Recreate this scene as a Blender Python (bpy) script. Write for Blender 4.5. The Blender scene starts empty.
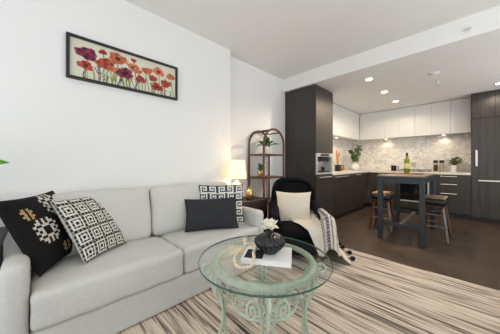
import bpy, bmesh, math, random
from mathutils import Vector, Matrix, noise as mnoise
from math import sin, cos, pi, sqrt, radians

S = bpy.context.scene
C = S.collection
random.seed(7)

# ------------------------------------------------------------------ camera, world, light, exposure
cam_d = bpy.data.cameras.new('camera')
cam = bpy.data.objects.new('camera', cam_d); C.objects.link(cam)
cam_d.sensor_width = 36.0
cam_d.lens = 36.0 * 215.0 / 500.0
cam_d.shift_y = -4.0 / 500.0
cam_d.clip_start = 0.05
cam.location = (0, 0, 1.09)
cam.rotation_euler = (radians(90), 0, radians(45.8))
S.camera = cam
vs = S.view_settings
vs.view_transform = 'Standard'; vs.look = 'None'; vs.gamma = 1.0; vs.use_curve_mapping = False
vs.exposure = 0.08

world = bpy.data.worlds.new('daylight'); S.world = world
world.use_nodes = True
bg = world.node_tree.nodes['Background']
bg.inputs['Color'].default_value = (0.95, 0.97, 1.0, 1)
bg.inputs['Strength'].default_value = 0.35

def area_light(name, loc, rot, sx, sy, power, col, spread=180):
    d = bpy.data.lights.new(name, 'AREA'); d.shape = 'RECTANGLE'; d.size = sx; d.size_y = sy
    d.energy = power; d.color = col; d.spread = radians(spread)
    o = bpy.data.objects.new(name, d); C.objects.link(o); o.location = loc; o.rotation_euler = rot
    return o
# daylight coming through the balcony glazing behind the camera; the two at right are added fills
area_light('window_daylight', (-0.1, -1.5, 1.25), (radians(108), 0, 0), 3.9, 2.0, 48, (0.94, 0.98, 1.0))
area_light('side_fill_light', (2.44, 1.2, 1.25), (0, radians(155), 0), 2.0, 2.6, 76, (0.94, 0.98, 1.0))  # added fill from an unseen opening, evens out the living room
area_light('kitchen_fill_light', (2.44, 4.5, 1.25), (0, radians(140), 0), 1.9, 1.9, 48, (1.0, 0.985, 0.975))  # added fill to lift the dim kitchen, source unseen

# ------------------------------------------------------------------ materials
def lin(c):
    return tuple((x / 12.92 if x <= 0.04045 else ((x + 0.055) / 1.055) ** 2.4) for x in c)
def rgb(r, g, b):
    return lin((r / 255, g / 255, b / 255))

def new_mat(name):
    m = bpy.data.materials.new(name); m.use_nodes = True
    nt = m.node_tree
    return m, nt, nt.nodes['Principled BSDF']

def mat(name, col, rough=0.5, metal=0.0, var=0.06, scale=6.0, bump=0.0, bscale=200.0, stretch=(1, 1, 1), spec=0.5, detail=3.0, coat=0.0):
    """base colour broken up by a little procedural noise, optional bump"""
    m, nt, p = new_mat(name)
    tc = nt.nodes.new('ShaderNodeTexCoord')
    mp = nt.nodes.new('ShaderNodeMapping'); mp.inputs['Scale'].default_value = stretch
    nt.links.new(tc.outputs['Object'], mp.inputs['Vector'])
    nz = nt.nodes.new('ShaderNodeTexNoise'); nz.inputs['Scale'].default_value = scale; nz.inputs['Detail'].default_value = detail
    nt.links.new(mp.outputs[0], nz.inputs['Vector'])
    cr = nt.nodes.new('ShaderNodeValToRGB')
    cr.color_ramp.elements[0].position = 0.3; cr.color_ramp.elements[1].position = 0.7
    a = tuple(max(0, x * (1 - var)) for x in col); b = tuple(min(1, x * (1 + var)) for x in col)
    cr.color_ramp.elements[0].color = (*a, 1); cr.color_ramp.elements[1].color = (*b, 1)
    nt.links.new(nz.outputs['Fac'], cr.inputs['Fac'])
    nt.links.new(cr.outputs['Color'], p.inputs['Base Color'])
    p.inputs['Roughness'].default_value = rough; p.inputs['Metallic'].default_value = metal
    p.inputs['Specular IOR Level'].default_value = spec
    p.inputs['Coat Weight'].default_value = coat
    if bump > 0:
        n2 = nt.nodes.new('ShaderNodeTexNoise'); n2.inputs['Scale'].default_value = bscale; n2.inputs['Detail'].default_value = 2
        nt.links.new(mp.outputs[0], n2.inputs['Vector'])
        bp = nt.nodes.new('ShaderNodeBump'); bp.inputs['Strength'].default_value = bump; bp.inputs['Distance'].default_value = 0.003
        nt.links.new(n2.outputs['Fac'], bp.inputs['Height']); nt.links.new(bp.outputs[0], p.inputs['Normal'])
    return m

def attr_mat(name, rough=0.9, bump=0.3, bscale=350.0):
    """colour from the printed / woven pattern stored on the mesh"""
    m, nt, p = new_mat(name)
    at = nt.nodes.new('ShaderNodeAttribute'); at.attribute_name = 'Pattern'
    nt.links.new(at.outputs['Color'], p.inputs['Base Color'])
    p.inputs['Roughness'].default_value = rough; p.inputs['Specular IOR Level'].default_value = 0.25
    if bump:
        tc = nt.nodes.new('ShaderNodeTexCoord')
        n2 = nt.nodes.new('ShaderNodeTexNoise'); n2.inputs['Scale'].default_value = bscale
        nt.links.new(tc.outputs['Object'], n2.inputs['Vector'])
        bp = nt.nodes.new('ShaderNodeBump'); bp.inputs['Strength'].default_value = bump; bp.inputs['Distance'].default_value = 0.002
        nt.links.new(n2.outputs['Fac'], bp.inputs['Height']); nt.links.new(bp.outputs[0], p.inputs['Normal'])
    return m

def glass_mat(name, tint, ior=1.45, rough=0.0):
    """clear pane: see-through with a Fresnel reflection"""
    m, nt, p = new_mat(name)
    out = nt.nodes['Material Output']
    tr = nt.nodes.new('ShaderNodeBsdfTransparent'); tr.inputs['Color'].default_value = (*tint, 1)
    gl = nt.nodes.new('ShaderNodeBsdfGlossy'); gl.inputs['Roughness'].default_value = rough
    lw = nt.nodes.new('ShaderNodeLayerWeight'); lw.inputs['Blend'].default_value = 0.5
    pw = nt.nodes.new('ShaderNodeMath'); pw.operation = 'POWER'; nt.links.new(lw.outputs['Facing'], pw.inputs[0]); pw.inputs[1].default_value = 5.0
    f0 = ((ior - 1) / (ior + 1)) ** 2
    fr = nt.nodes.new('ShaderNodeMath'); fr.operation = 'MULTIPLY_ADD'; nt.links.new(pw.outputs[0], fr.inputs[0]); fr.inputs[1].default_value = 1 - f0; fr.inputs[2].default_value = f0
    mx = nt.nodes.new('ShaderNodeMixShader')
    nt.links.new(fr.outputs[0], mx.inputs[0]); nt.links.new(tr.outputs[0], mx.inputs[1]); nt.links.new(gl.outputs[0], mx.inputs[2])
    nt.links.new(mx.outputs[0], out.inputs['Surface'])
    return m

def emit_mat(name, col, strength):
    m, nt, p = new_mat(name)
    p.inputs['Base Color'].default_value = (*col, 1)
    p.inputs['Emission Color'].default_value = (*col, 1); p.inputs['Emission Strength'].default_value = strength
    return m

def grain_mat(name, c0, c1, rough=0.45, scale=(60, 60, 1.6), spec=0.5):
    """wood grain running along the stretched axis"""
    m, nt, p = new_mat(name)
    tc = nt.nodes.new('ShaderNodeTexCoord')
    mp = nt.nodes.new('ShaderNodeMapping'); mp.inputs['Scale'].default_value = scale
    nt.links.new(tc.outputs['Object'], mp.inputs['Vector'])
    nz = nt.nodes.new('ShaderNodeTexNoise'); nz.inputs['Scale'].default_value = 1.0; nz.inputs['Detail'].default_value = 5
    nt.links.new(mp.outputs[0], nz.inputs['Vector'])
    cr = nt.nodes.new('ShaderNodeValToRGB')
    cr.color_ramp.elements[0].position = 0.3; cr.color_ramp.elements[1].position = 0.72
    cr.color_ramp.elements[0].color = (*c0, 1); cr.color_ramp.elements[1].color = (*c1, 1)
    nt.links.new(nz.outputs['Fac'], cr.inputs['Fac']); nt.links.new(cr.outputs['Color'], p.inputs['Base Color'])
    bp = nt.nodes.new('ShaderNodeBump'); bp.inputs['Strength'].default_value = 0.15; bp.inputs['Distance'].default_value = 0.002
    nt.links.new(nz.outputs['Fac'], bp.inputs['Height']); nt.links.new(bp.outputs[0], p.inputs['Normal'])
    p.inputs['Roughness'].default_value = rough; p.inputs['Specular IOR Level'].default_value = spec
    return m

M = {}
M['wall'] = mat('wall_paint', rgb(234, 234, 233), 0.9, var=0.01, scale=1.5)
M['ceil'] = mat('ceiling_paint', rgb(236, 235, 233), 0.95, var=0.01, scale=1.5)
M['sofa'] = mat('sofa_linen', rgb(203, 202, 198), 0.95, var=0.035, scale=60, bump=0.35, bscale=380, spec=0.15)
M['charcoal'] = mat('charcoal_cloth', rgb(54, 55, 58), 0.95, var=0.12, scale=120, bump=0.4, bscale=400, spec=0.1)
M['cream_knit'] = mat('cream_knit', rgb(225, 215, 200), 0.95, var=0.06, scale=70, bump=0.8, bscale=90, spec=0.1)
M['velvet'] = mat('black_upholstery', rgb(17, 18, 21), 0.95, var=0.12, scale=40, bump=0.2, bscale=300, spec=0.15)
M['frame_black'] = mat('black_frame', rgb(28, 24, 20), 0.5, var=0.1, scale=20)
M['cab_dark'] = grain_mat('dark_timber_laminate', rgb(43, 39, 36), rgb(68, 62, 57), 0.38)
M['cab_white'] = mat('white_cabinet', rgb(226, 224, 221), 0.45, var=0.01)
M['gap'] = mat('recess_black', rgb(15, 14, 14), 0.9)
M['steel'] = mat('brushed_steel', (0.70, 0.69, 0.67), 0.45, 0.7, var=0.05, scale=30, stretch=(1, 1, 12))
M['counter'] = mat('stone_worktop', rgb(224, 217, 206), 0.3, var=0.03, scale=25)
M['black_glass'] = mat('black_glass', (0.008, 0.008, 0.009), 0.08, var=0.02)
M['mint'] = mat('mint_painted_metal', rgb(186, 196, 178), 0.45, var=0.1, scale=22, bump=0.3, bscale=60)
M['table_glass'] = glass_mat('table_glass', (0.955, 0.98, 0.968), 1.5)
M['glass_rim'] = mat('green_glass_edge', rgb(52, 92, 84), 0.1, var=0.1, scale=8)
M['window_glass'] = glass_mat('window_glass', (0.97, 0.98, 0.98), 1.45)
M['jar_glass'] = glass_mat('clear_glass', (0.93, 0.93, 0.92), 1.3)
M['rattan'] = grain_mat('rattan_cane', rgb(74, 42, 25), rgb(112, 68, 40), 0.5, (30, 30, 12))
M['dark_wood'] = grain_mat('dark_brown_wood', rgb(36, 24, 19), rgb(60, 42, 32), 0.45, (8, 60, 60))
M['black_paint'] = mat('black_paint', rgb(20, 20, 21), 0.5)
M['bar_paint'] = mat('blue_grey_paint', rgb(47, 53, 58), 0.45, var=0.05, scale=10)
M['bar_wood'] = grain_mat('warm_table_wood', rgb(104, 80, 60), rgb(142, 112, 86), 0.35, (40, 2, 40))
M['stool_wood'] = grain_mat('stool_timber', rgb(76, 50, 34), rgb(112, 78, 54), 0.4, (40, 40, 4))
M['stool_grey'] = grain_mat('lit_stool_timber', rgb(96, 88, 82), rgb(140, 130, 122), 0.4, (40, 40, 4))  # stool timber paled to the tone of a leg catching light
M['stool_fabric'] = mat('mottled_brown_hide', rgb(150, 122, 95), 0.8, var=0.5, scale=14)
M['leather'] = mat('black_leather', rgb(25, 23, 22), 0.35, bump=0.2, bscale=120)
M['ceramic'] = mat('white_ceramic', rgb(232, 230, 226), 0.25, var=0.01)
M['black_ceramic'] = mat('black_ceramic', rgb(19, 22, 26), 0.28, var=0.1, scale=12)
M['leaf'] = mat('green_leaf', rgb(62, 104, 44), 0.45, var=0.35, scale=16)
M['leaf_bright'] = mat('bright_leaf', rgb(84, 150, 48), 0.4, var=0.25, scale=14)
M['leaf_dull'] = mat('olive_leaf', rgb(82, 100, 58), 0.55, var=0.3, scale=20)
M['stem'] = mat('plant_stem', rgb(84, 92, 46), 0.6)
M['soil'] = mat('soil', rgb(48, 36, 28), 0.95, var=0.3, scale=60)
M['brass'] = mat('aged_brass', (0.70, 0.48, 0.20), 0.3, 1.0, var=0.1, scale=20)
M['petal'] = mat('cream_petal', rgb(240, 236, 220), 0.6, var=0.04, scale=20)
M['paper'] = mat('book_pages', rgb(232, 230, 225), 0.8, var=0.02)
M['bead'] = mat('wooden_bead', rgb(226, 208, 178), 0.55, var=0.12, scale=40)
M['utensil'] = mat('utensil_wood', rgb(204, 132, 56), 0.5, var=0.12, scale=14, stretch=(4, 4, 1))
M['soft_white_plastic'] = mat('white_plastic', rgb(236, 236, 234), 0.4, var=0.01)
M['pompom'] = mat('black_pompom', rgb(18, 18, 19), 1.0, var=0.2, scale=90, bump=0.8, bscale=150)
M['wine_glass_green'] = mat('green_bottle_glass', rgb(120, 128, 28), 0.08, var=0.15, scale=8)
M['label_paper'] = mat('bottle_label', rgb(206, 196, 130), 0.7)
M['pat'] = attr_mat('woven_pattern')
M['print'] = attr_mat('painted_canvas', 0.8, 0.15, 500)
M['pepper'] = mat('dark_peppercorns', rgb(70, 52, 42), 0.8, var=0.4, scale=90)
M['saltgrain'] = mat('pale_grain', rgb(205, 190, 168), 0.8, var=0.15, scale=90)
M['lens'] = emit_mat('downlight_lens', (1.0, 0.93, 0.82), 14.0)
M['puck'] = emit_mat('puck_lens', (1.0, 0.86, 0.66), 10.0)

# rug: rows of broken stripes
def rug_material():
    m, nt, p = new_mat('striped_rug_pile')
    N = nt.nodes.new; L = nt.links.new
    tc = N('ShaderNodeTexCoord'); sp = N('ShaderNodeSeparateXYZ'); L(tc.outputs['Object'], sp.inputs[0])
    def row_noise(width, xscale, seed, wob=0.0):
        d = N('ShaderNodeMath'); d.operation = 'DIVIDE'; L(sp.outputs['Y'], d.inputs[0]); d.inputs[1].default_value = width
        f = N('ShaderNodeMath'); f.operation = 'FLOOR'; L(d.outputs[0], f.inputs[0])
        wn = N('ShaderNodeTexWhiteNoise'); wn.noise_dimensions = '1D'; L(f.outputs[0], wn.inputs['W'])
        ms = N('ShaderNodeMath'); ms.operation = 'MULTIPLY'; L(sp.outputs['X'], ms.inputs[0]); ms.inputs[1].default_value = xscale
        ad = N('ShaderNodeMath'); ad.operation = 'MULTIPLY_ADD'; L(wn.outputs['Value'], ad.inputs[0]); ad.inputs[1].default_value = 37.0; L(ms.outputs[0], ad.inputs[2])
        mm = N('ShaderNodeMath'); mm.operation = 'MULTIPLY'; L(f.outputs[0], mm.inputs[0]); mm.inputs[1].default_value = 0.71
        cb = N('ShaderNodeCombineXYZ'); L(ad.outputs[0], cb.inputs[0]); L(mm.outputs[0], cb.inputs[1]); cb.inputs[2].default_value = seed
        nz = N('ShaderNodeTexNoise'); nz.inputs['Scale'].default_value = 1.0; nz.inputs['Detail'].default_value = 1.5
        L(cb.outputs[0], nz.inputs['Vector'])
        return nz.outputs['Fac']
    a = row_noise(0.022, 1.5, 1.0); b = row_noise(0.0085, 2.4, 5.0)
    mx = N('ShaderNodeMath'); mx.operation = 'MULTIPLY_ADD'; L(b, mx.inputs[0]); mx.inputs[1].default_value = 0.62
    sc = N('ShaderNodeMath'); sc.operation = 'MULTIPLY'; L(a, sc.inputs[0]); sc.inputs[1].default_value = 0.55
    L(sc.outputs[0], mx.inputs[2])
    cr = N('ShaderNodeValToRGB'); e = cr.color_ramp.elements
    e[0].position = 0.0; e[0].color = (*rgb(66, 58, 55), 1)
    e[1].position = 1.0; e[1].color = (*rgb(226, 211, 194), 1)
    for pos, c in ((0.445, (86, 77, 73)), (0.48, (124, 112, 105)), (0.535, (160, 146, 135)), (0.575, (202, 187, 172)), (0.68, (222, 208, 193))):
        k = e.new(pos); k.color = (*rgb(*c), 1)
    L(mx.outputs[0], cr.inputs[0])
    L(cr.outputs[0], p.inputs['Base Color'])
    p.inputs['Roughness'].default_value = 0.95; p.inputs['Specular IOR Level'].default_value = 0.1
    w = N('ShaderNodeTexWave'); w.bands_direction = 'Y'; w.inputs['Scale'].default_value = 40; w.inputs['Distortion'].default_value = 1.0
    L(tc.outputs['Object'], w.inputs['Vector'])
    bp = N('ShaderNodeBump'); bp.inputs['Strength'].default_value = 0.4; bp.inputs['Distance'].default_value = 0.004
    L(w.outputs['Fac'], bp.inputs['Height']); L(bp.outputs[0], p.inputs['Normal'])
    return m
M['rug'] = rug_material()

def floor_material():
    m, nt, p = new_mat('dark_brown_floor')
    N = nt.nodes.new; L = nt.links.new
    tc = N('ShaderNodeTexCoord')
    br = N('ShaderNodeTexBrick'); br.inputs['Scale'].default_value = 1.0
    br.inputs['Brick Width'].default_value = 1.2; br.inputs['Row Height'].default_value = 0.6; br.inputs['Mortar Size'].default_value = 0.003
    br.inputs['Color1'].default_value = (*rgb(74, 59, 50), 1); br.inputs['Color2'].default_value = (*rgb(84, 68, 57), 1); br.inputs['Mortar'].default_value = (*rgb(70, 55, 46), 1)
    L(tc.outputs['Object'], br.inputs['Vector'])
    nz = N('ShaderNodeTexNoise'); nz.inputs['Scale'].default_value = 3.0; nz.inputs['Detail'].default_value = 5
    L(tc.outputs['Object'], nz.inputs['Vector'])
    cr = N('ShaderNodeValToRGB'); cr.color_ramp.elements[0].color = (0.62, 0.62, 0.62, 1); cr.color_ramp.elements[1].color = (1.15, 1.12, 1.08, 1)
    cr.color_ramp.elements[0].position = 0.3; cr.color_ramp.elements[1].position = 0.7
    L(nz.outputs['Fac'], cr.inputs[0])
    mx = N('ShaderNodeMix'); mx.data_type = 'RGBA'; mx.blend_type = 'MULTIPLY'; mx.inputs[0].default_value = 1.0
    L(br.outputs['Color'], mx.inputs[6]); L(cr.outputs[0], mx.inputs[7]); L(mx.outputs[2], p.inputs['Base Color'])
    rr = N('ShaderNodeMapRange'); rr.inputs['To Min'].default_value = 0.3; rr.inputs['To Max'].default_value = 0.48
    L(nz.outputs['Fac'], rr.inputs['Value']); L(rr.outputs[0], p.inputs['Roughness'])
    return m
M['floor'] = floor_material()

def splash_material():
    m, nt, p = new_mat('pale_marble_mosaic')
    N = nt.nodes.new; L = nt.links.new
    tc = N('ShaderNodeTexCoord')
    vo = N('ShaderNodeTexVoronoi'); vo.inputs['Scale'].default_value = 16; vo.feature = 'F1'
    mp = N('ShaderNodeMapping'); mp.inputs['Scale'].default_value = (1, 1, 1.5); L(tc.outputs['Object'], mp.inputs['Vector']); L(mp.outputs[0], vo.inputs['Vector'])
    nz = N('ShaderNodeTexNoise'); nz.inputs['Scale'].default_value = 5; nz.inputs['Detail'].default_value = 7; nz.inputs['Roughness'].default_value = 0.7
    L(tc.outputs['Object'], nz.inputs['Vector'])
    mx = N('ShaderNodeMix'); mx.data_type = 'FLOAT'; mx.inputs[0].default_value = 0.28
    sx = N('ShaderNodeSeparateColor'); L(vo.outputs['Color'], sx.inputs[0])
    L(nz.outputs['Fac'], mx.inputs[2]); L(sx.outputs[0], mx.inputs[3])
    cr = N('ShaderNodeValToRGB'); e = cr.color_ramp.elements
    e[0].position = 0.3; e[0].color = (*rgb(202, 196, 187), 1); e[1].position = 0.6; e[1].color = (*rgb(240, 236, 229), 1)
    L(mx.outputs[0], cr.inputs[0]); L(cr.outputs[0], p.inputs['Base Color'])
    p.inputs['Roughness'].default_value = 0.35
    return m
M['splash'] = splash_material()

def shade_material():
    m, nt, p = new_mat('lit_lamp_shade')
    p.inputs['Base Color'].default_value = (*rgb(250, 236, 205), 1)
    p.inputs['Roughness'].default_value = 0.9
    p.inputs['Emission Color'].default_value = (1.0, 0.72, 0.36, 1)
    p.inputs['Emission Strength'].default_value = 0.85
    return m
M['shade'] = shade_material()

# ------------------------------------------------------------------ mesh helpers
def obj(name, bm, m, parent=None, smooth=None):
    me = bpy.data.meshes.new(name)
    bmesh.ops.recalc_face_normals(bm, faces=bm.faces[:])
    bm.to_mesh(me); bm.free()
    for x in (m if isinstance(m, (list, tuple)) else [m]): me.materials.append(x)
    if smooth is not None:
        for poly in me.polygons: poly.use_smooth = True
        if smooth < 180: me.set_sharp_from_angle(angle=radians(smooth))
    o = bpy.data.objects.new(name, me); C.objects.link(o)
    if parent is not None: o.parent = parent
    return o

def tag(o, label, cat, group=None):
    o['label'] = label; o['category'] = cat
    if group: o['group'] = group
    return o

def thing(name, label, cat, loc=(0, 0, 0), rz=0.0, group=None):
    o = bpy.data.objects.new(name, None); C.objects.link(o); o.empty_display_size = 0.1
    o.location = loc; o.rotation_euler = (0, 0, rz)
    return tag(o, label, cat, group)

def struct(name, bm, m, parent=None):
    o = obj(name, bm, m, parent)
    if parent is None: o['kind'] = 'structure'
    return o

def dup(root, label, loc=None, rz=None):
    r = root.copy(); C.objects.link(r); r['label'] = label
    if loc is not None: r.location = loc
    if rz is not None: r.rotation_euler = (0, 0, rz)
    for ch in list(root.children):
        c = ch.copy(); C.objects.link(c); c.parent = r
        for g in list(ch.children):
            d = g.copy(); C.objects.link(d); d.parent = c
    return r

def BM(): return bmesh.new()

def box(bm, x0, x1, y0, y1, z0, z1, bev=0.0, seg=2, mtx=None):
    r = bmesh.ops.create_cube(bm, size=1.0)
    vsx = r['verts']
    for v in vsx:
        v.co = Vector((x0 + (v.co.x + .5) * (x1 - x0), y0 + (v.co.y + .5) * (y1 - y0), z0 + (v.co.z + .5) * (z1 - z0)))
    if bev > 0:
        eds = list({e for v in vsx for e in v.link_edges})
        rr = bmesh.ops.bevel(bm, geom=eds, offset=bev, segments=seg, profile=0.5, affect='EDGES')
        vsx = list({v for v in rr['verts']} | {v for f in rr['faces'] for v in f.verts})
    if mtx is not None:
        bmesh.ops.transform(bm, matrix=mtx, verts=[v for v in vsx if v.is_valid])
    return bm

def B(*a, **k): return box(BM(), *a, **k)

def lathe(bm, prof, seg=32, mtx=None, rib=0, ribamp=0.0):
    rings = []
    for r, z in prof:
        ring = []
        for i in range(seg):
            a = 2 * pi * i / seg
            q = r * (1 + (ribamp * cos(rib * a) if rib else 0))
            p = Vector((q * cos(a), q * sin(a), z))
            if mtx is not None: p = mtx @ p
            ring.append(bm.verts.new(p))
        rings.append(ring)
    for a, b in zip(rings, rings[1:]):
        for i in range(seg):
            j = (i + 1) % seg
            bm.faces.new((a[i], a[j], b[j], b[i]))
    bm.faces.new(list(reversed(rings[0]))); bm.faces.new(rings[-1])
    return bm

def tube(bm, pts, r, seg=10, closed=False, up=None, flat=None):
    """sweep a round (or flat=(a,b) elliptical) section along pts"""
    P = [Vector(p) for p in pts]; n = len(P)
    rs = r if isinstance(r, (list, tuple)) else [r] * n
    T = []
    for i in range(n):
        if closed: t = P[(i + 1) % n] - P[(i - 1) % n]
        else: t = P[min(i + 1, n - 1)] - P[max(i - 1, 0)]
        T.append(t.normalized())
    u = Vector(up) if up is not None else (Vector((0, 0, 1)) if abs(T[0].z) < 0.9 else Vector((1, 0, 0)))
    rings = []
    for i in range(n):
        if up is not None: u = Vector(up)
        u = (u - T[i] * u.dot(T[i])).normalized(); w = T[i].cross(u)
        ring = []
        for k in range(seg):
            a = 2 * pi * k / seg
            fa, fb = (flat if flat else (1, 1))
            ring.append(bm.verts.new(P[i] + (w * cos(a) * fa + u * sin(a) * fb) * rs[i]))
        rings.append(ring)
    rng = range(n) if closed else range(n - 1)
    for i in rng:
        a, b = rings[i], rings[(i + 1) % n]
        for k in range(seg):
            j = (k + 1) % seg
            bm.faces.new((a[k], a[j], b[j], b[k]))
    if not closed:
        bm.faces.new(list(reversed(rings[0]))); bm.faces.new(rings[-1])
    return bm

def T(*a, **k): return tube(BM(), *a, **k)

def smooth_path(pts, n=8, closed=False):
    P = [Vector(p) for p in pts]; out = []; m = len(P)
    rng = range(m) if closed else range(m - 1)
    for i in rng:
        if closed: p0, p1, p2, p3 = P[(i - 1) % m], P[i], P[(i + 1) % m], P[(i + 2) % m]
        else: p0, p1, p2, p3 = P[max(i - 1, 0)], P[i], P[i + 1], P[min(i + 2, m - 1)]
        for k in range(n):
            t = k / n
            out.append(0.5 * ((2 * p1) + (p2 - p0) * t + (2 * p0 - 5 * p1 + 4 * p2 - p3) * t * t + (3 * p1 - p0 - 3 * p2 + p3) * t ** 3))
    if not closed: out.append(P[-1])
    return out

def rbox(bm, sx, sy, sz, r, n=14, puff=(0, 0, 0), c=(0, 0, 0), wr=0.0, wscale=6.0, seed=0.0, mtx=None, shape=None):
    """soft block: rounded edges, bulging faces, slight wrinkles"""
    h = Vector((sx / 2, sy / 2, sz / 2)); cache = {}
    def vert(p):
        k = (round(p[0], 5), round(p[1], 5), round(p[2], 5))
        if k in cache: return cache[k]
        q = Vector((p[0] * h.x, p[1] * h.y, p[2] * h.z))
        inner = Vector((max(-h.x + r, min(h.x - r, q.x)), max(-h.y + r, min(h.y - r, q.y)), max(-h.z + r, min(h.z - r, q.z))))
        d = q - inner
        co = inner + (d.normalized() * r if d.length > 1e-9 else d)
        fx = (1 - p[1] ** 2) * (1 - p[2] ** 2); fy = (1 - p[0] ** 2) * (1 - p[2] ** 2); fz = (1 - p[0] ** 2) * (1 - p[1] ** 2)
        co += Vector((p[0] * puff[0] * fx, p[1] * puff[1] * fy, p[2] * puff[2] * fz))
        if wr:
            w = mnoise.noise(Vector((co.x * wscale + seed, co.y * wscale, co.z * wscale)))
            nn = d.normalized() if d.length > 1e-9 else Vector((0, 0, 1))
            co += nn * w * wr
        if shape: co = shape(co)
        co = co + Vector(c)
        if mtx is not None: co = mtx @ co
        v = bm.verts.new(co); cache[k] = v
        return v
    # non uniform spacing: denser near the edges
    g = [sin((i / n - 0.5) * pi) for i in range(n + 1)]
    for ax in range(3):
        for sgn in (-1, 1):
            for i in range(n):
                for j in range(n):
                    quad = []
                    for a, b in ((i, j), (i + 1, j), (i + 1, j + 1), (i, j + 1)):
                        p = [0, 0, 0]; p[ax] = sgn; p[(ax + 1) % 3] = g[a]; p[(ax + 2) % 3] = g[b]
                        quad.append(vert(p))
                    try: bm.faces.new(quad)
                    except ValueError: pass
    return bm

def RB(*a, **k): return rbox(BM(), *a, **k)

def ball(bm, c, r, sx=1, sy=1, sz=1, u=14, v=10):
    m = Matrix.Translation(c) @ Matrix.Diagonal((sx, sy, sz, 1))
    bmesh.ops.create_uvsphere(bm, u_segments=u, v_segments=v, radius=r, matrix=m)
    return bm

def frame_matrix(center, right, up):
    x = Vector(right).normalized(); y = Vector(up); y = (y - x * y.dot(x)).normalized(); z = x.cross(y)
    m = Matrix.Identity(4)
    for i, a in enumerate((x, y, z)):
        for k in range(3): m[k][i] = a[k]
    m.translation = Vector(center)
    return m

def pillow_mesh(name, w, h, thick, mtx, material, colour=None, n=48, pinch=0.06, parent=None, seed=0.0):
    bm = BM(); grids = []
    for side in (1, -1):
        g = []
        for i in range(n + 1):
            row = []
            for j in range(n + 1):
                u = -1 + 2 * i / n; v = -1 + 2 * j / n
                if side == -1 and (i in (0, n) or j in (0, n)):
                    row.append(grids[0][i][j]); continue
                x = u * w / 2 * (1 - pinch * (1 - v * v)); y = v * h / 2 * (1 - pinch * (1 - u * u))
                prof = max(0.0, (1 - u ** 2) * (1 - v ** 2)) ** 0.42
                z = side * (thick / 2 * prof)
                z += 0.006 * mnoise.noise(Vector((x * 9 + seed, y * 9, side * 2.0))) * prof
                row.append(bm.verts.new(mtx @ Vector((x, y, z))))
            g.append(row)
        grids.append(g)
        for i in range(n):
            for j in range(n):
                q = (g[i][j], g[i + 1][j], g[i + 1][j + 1], g[i][j + 1])
                bm.faces.new(q)
    bm.verts.index_update()
    cols = None
    if colour:
        cols = [None] * len(bm.verts)
        for side in (0, 1):
            for i in range(n + 1):
                for j in range(n + 1):
                    cols[grids[side][i][j].index] = colour(i / n, j / n)
    o = obj(name, bm, material, parent, 180)
    if cols:
        at = o.data.color_attributes.new('Pattern', 'FLOAT_COLOR', 'POINT')
        for k, c in enumerate(cols): at.data[k].color = (*c, 1)
    return o

def leaf(bm, base, direction, length, width, droop=0.3, up=(0, 0, 1), nseg=6, cup=0.15):
    d = Vector(direction).normalized(); upv = Vector(up)
    side = d.cross(upv)
    if side.length < 1e-3: side = Vector((1, 0, 0))
    side.normalize(); nrm = side.cross(d).normalized()
    L, Cc, R = [], [], []
    for i in range(nseg + 1):
        t = i / nseg
        p = Vector(base) + d * length * t - Vector((0, 0, 1)) * droop * length * t * t
        w = width / 2 * (sin(pi * min(1, t ** 0.75)) + 0.02)
        Cc.append(bm.verts.new(p)); L.append(bm.verts.new(p + side * w + nrm * w * cup)); R.append(bm.verts.new(p - side * w + nrm * w * cup))
    for i in range(nseg):
        bm.faces.new((L[i], Cc[i], Cc[i + 1], L[i + 1])); bm.faces.new((Cc[i], R[i], R[i + 1], Cc[i + 1]))
    return bm

def solid(o, t=0.0012):
    md = o.modifiers.new('thickness', 'SOLIDIFY'); md.thickness = t; md.offset = 0
    return o

# ------------------------------------------------------------------ the room
XW, XR, YK, YB, H, HK = -2.28, 2.5, 6.45, -1.6, 2.625, 2.40
XN = -2.41                                     # kitchen / niche wall, set back from the living-room wall
struct('floor', B(XN - .2, XR + .2, YB - .2, YK + .2, -.1, 0), M['floor'])
struct('ceiling', B(XN - .2, XR + .2, YB - .2, 3.2, H, H + .12), M['ceil'])
struct('ceiling_kitchen', B(XN - .2, XR + .2, 3.2, YK + .2, HK, H + .12), M['ceil'])
struct('wall_left', B(XN - .15, XW, YB - .1, 1.85, 0, H), M['wall'])
struct('wall_niche', B(XN - .15, XN, 1.85, YK + .1, 0, H), M['wall'])
struct('wall_back', B(XN, XR + .1, YK, YK + .15, 0, H), M['wall'])
bm = BM()
box(bm, XR, XR + .12, YB, -.2, 0, H); box(bm, XR, XR + .12, 2.6, 3.5, 0, H); box(bm, XR, XR + .12, 5.5, YK, 0, H); box(bm, XR, XR + .12, 3.5, 5.5, 2.3, H); box(bm, XR, XR + .12, 3.5, 5.5, 0, .3); box(bm, XR, XR + .12, -.2, 2.6, 2.45, H); box(bm, XR, XR + .12, -.2, 2.6, 0, .12)
struct('wall_right', bm, M['wall'])
bm = BM()
box(bm, XW, -2.1, YB - .1, YB, 0, H); box(bm, 1.95, XR, YB - .1, YB, 0, H); box(bm, -2.1, 1.95, YB - .1, YB, 2.42, H)
struct('wall_front', bm, M['wall'])

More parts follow.
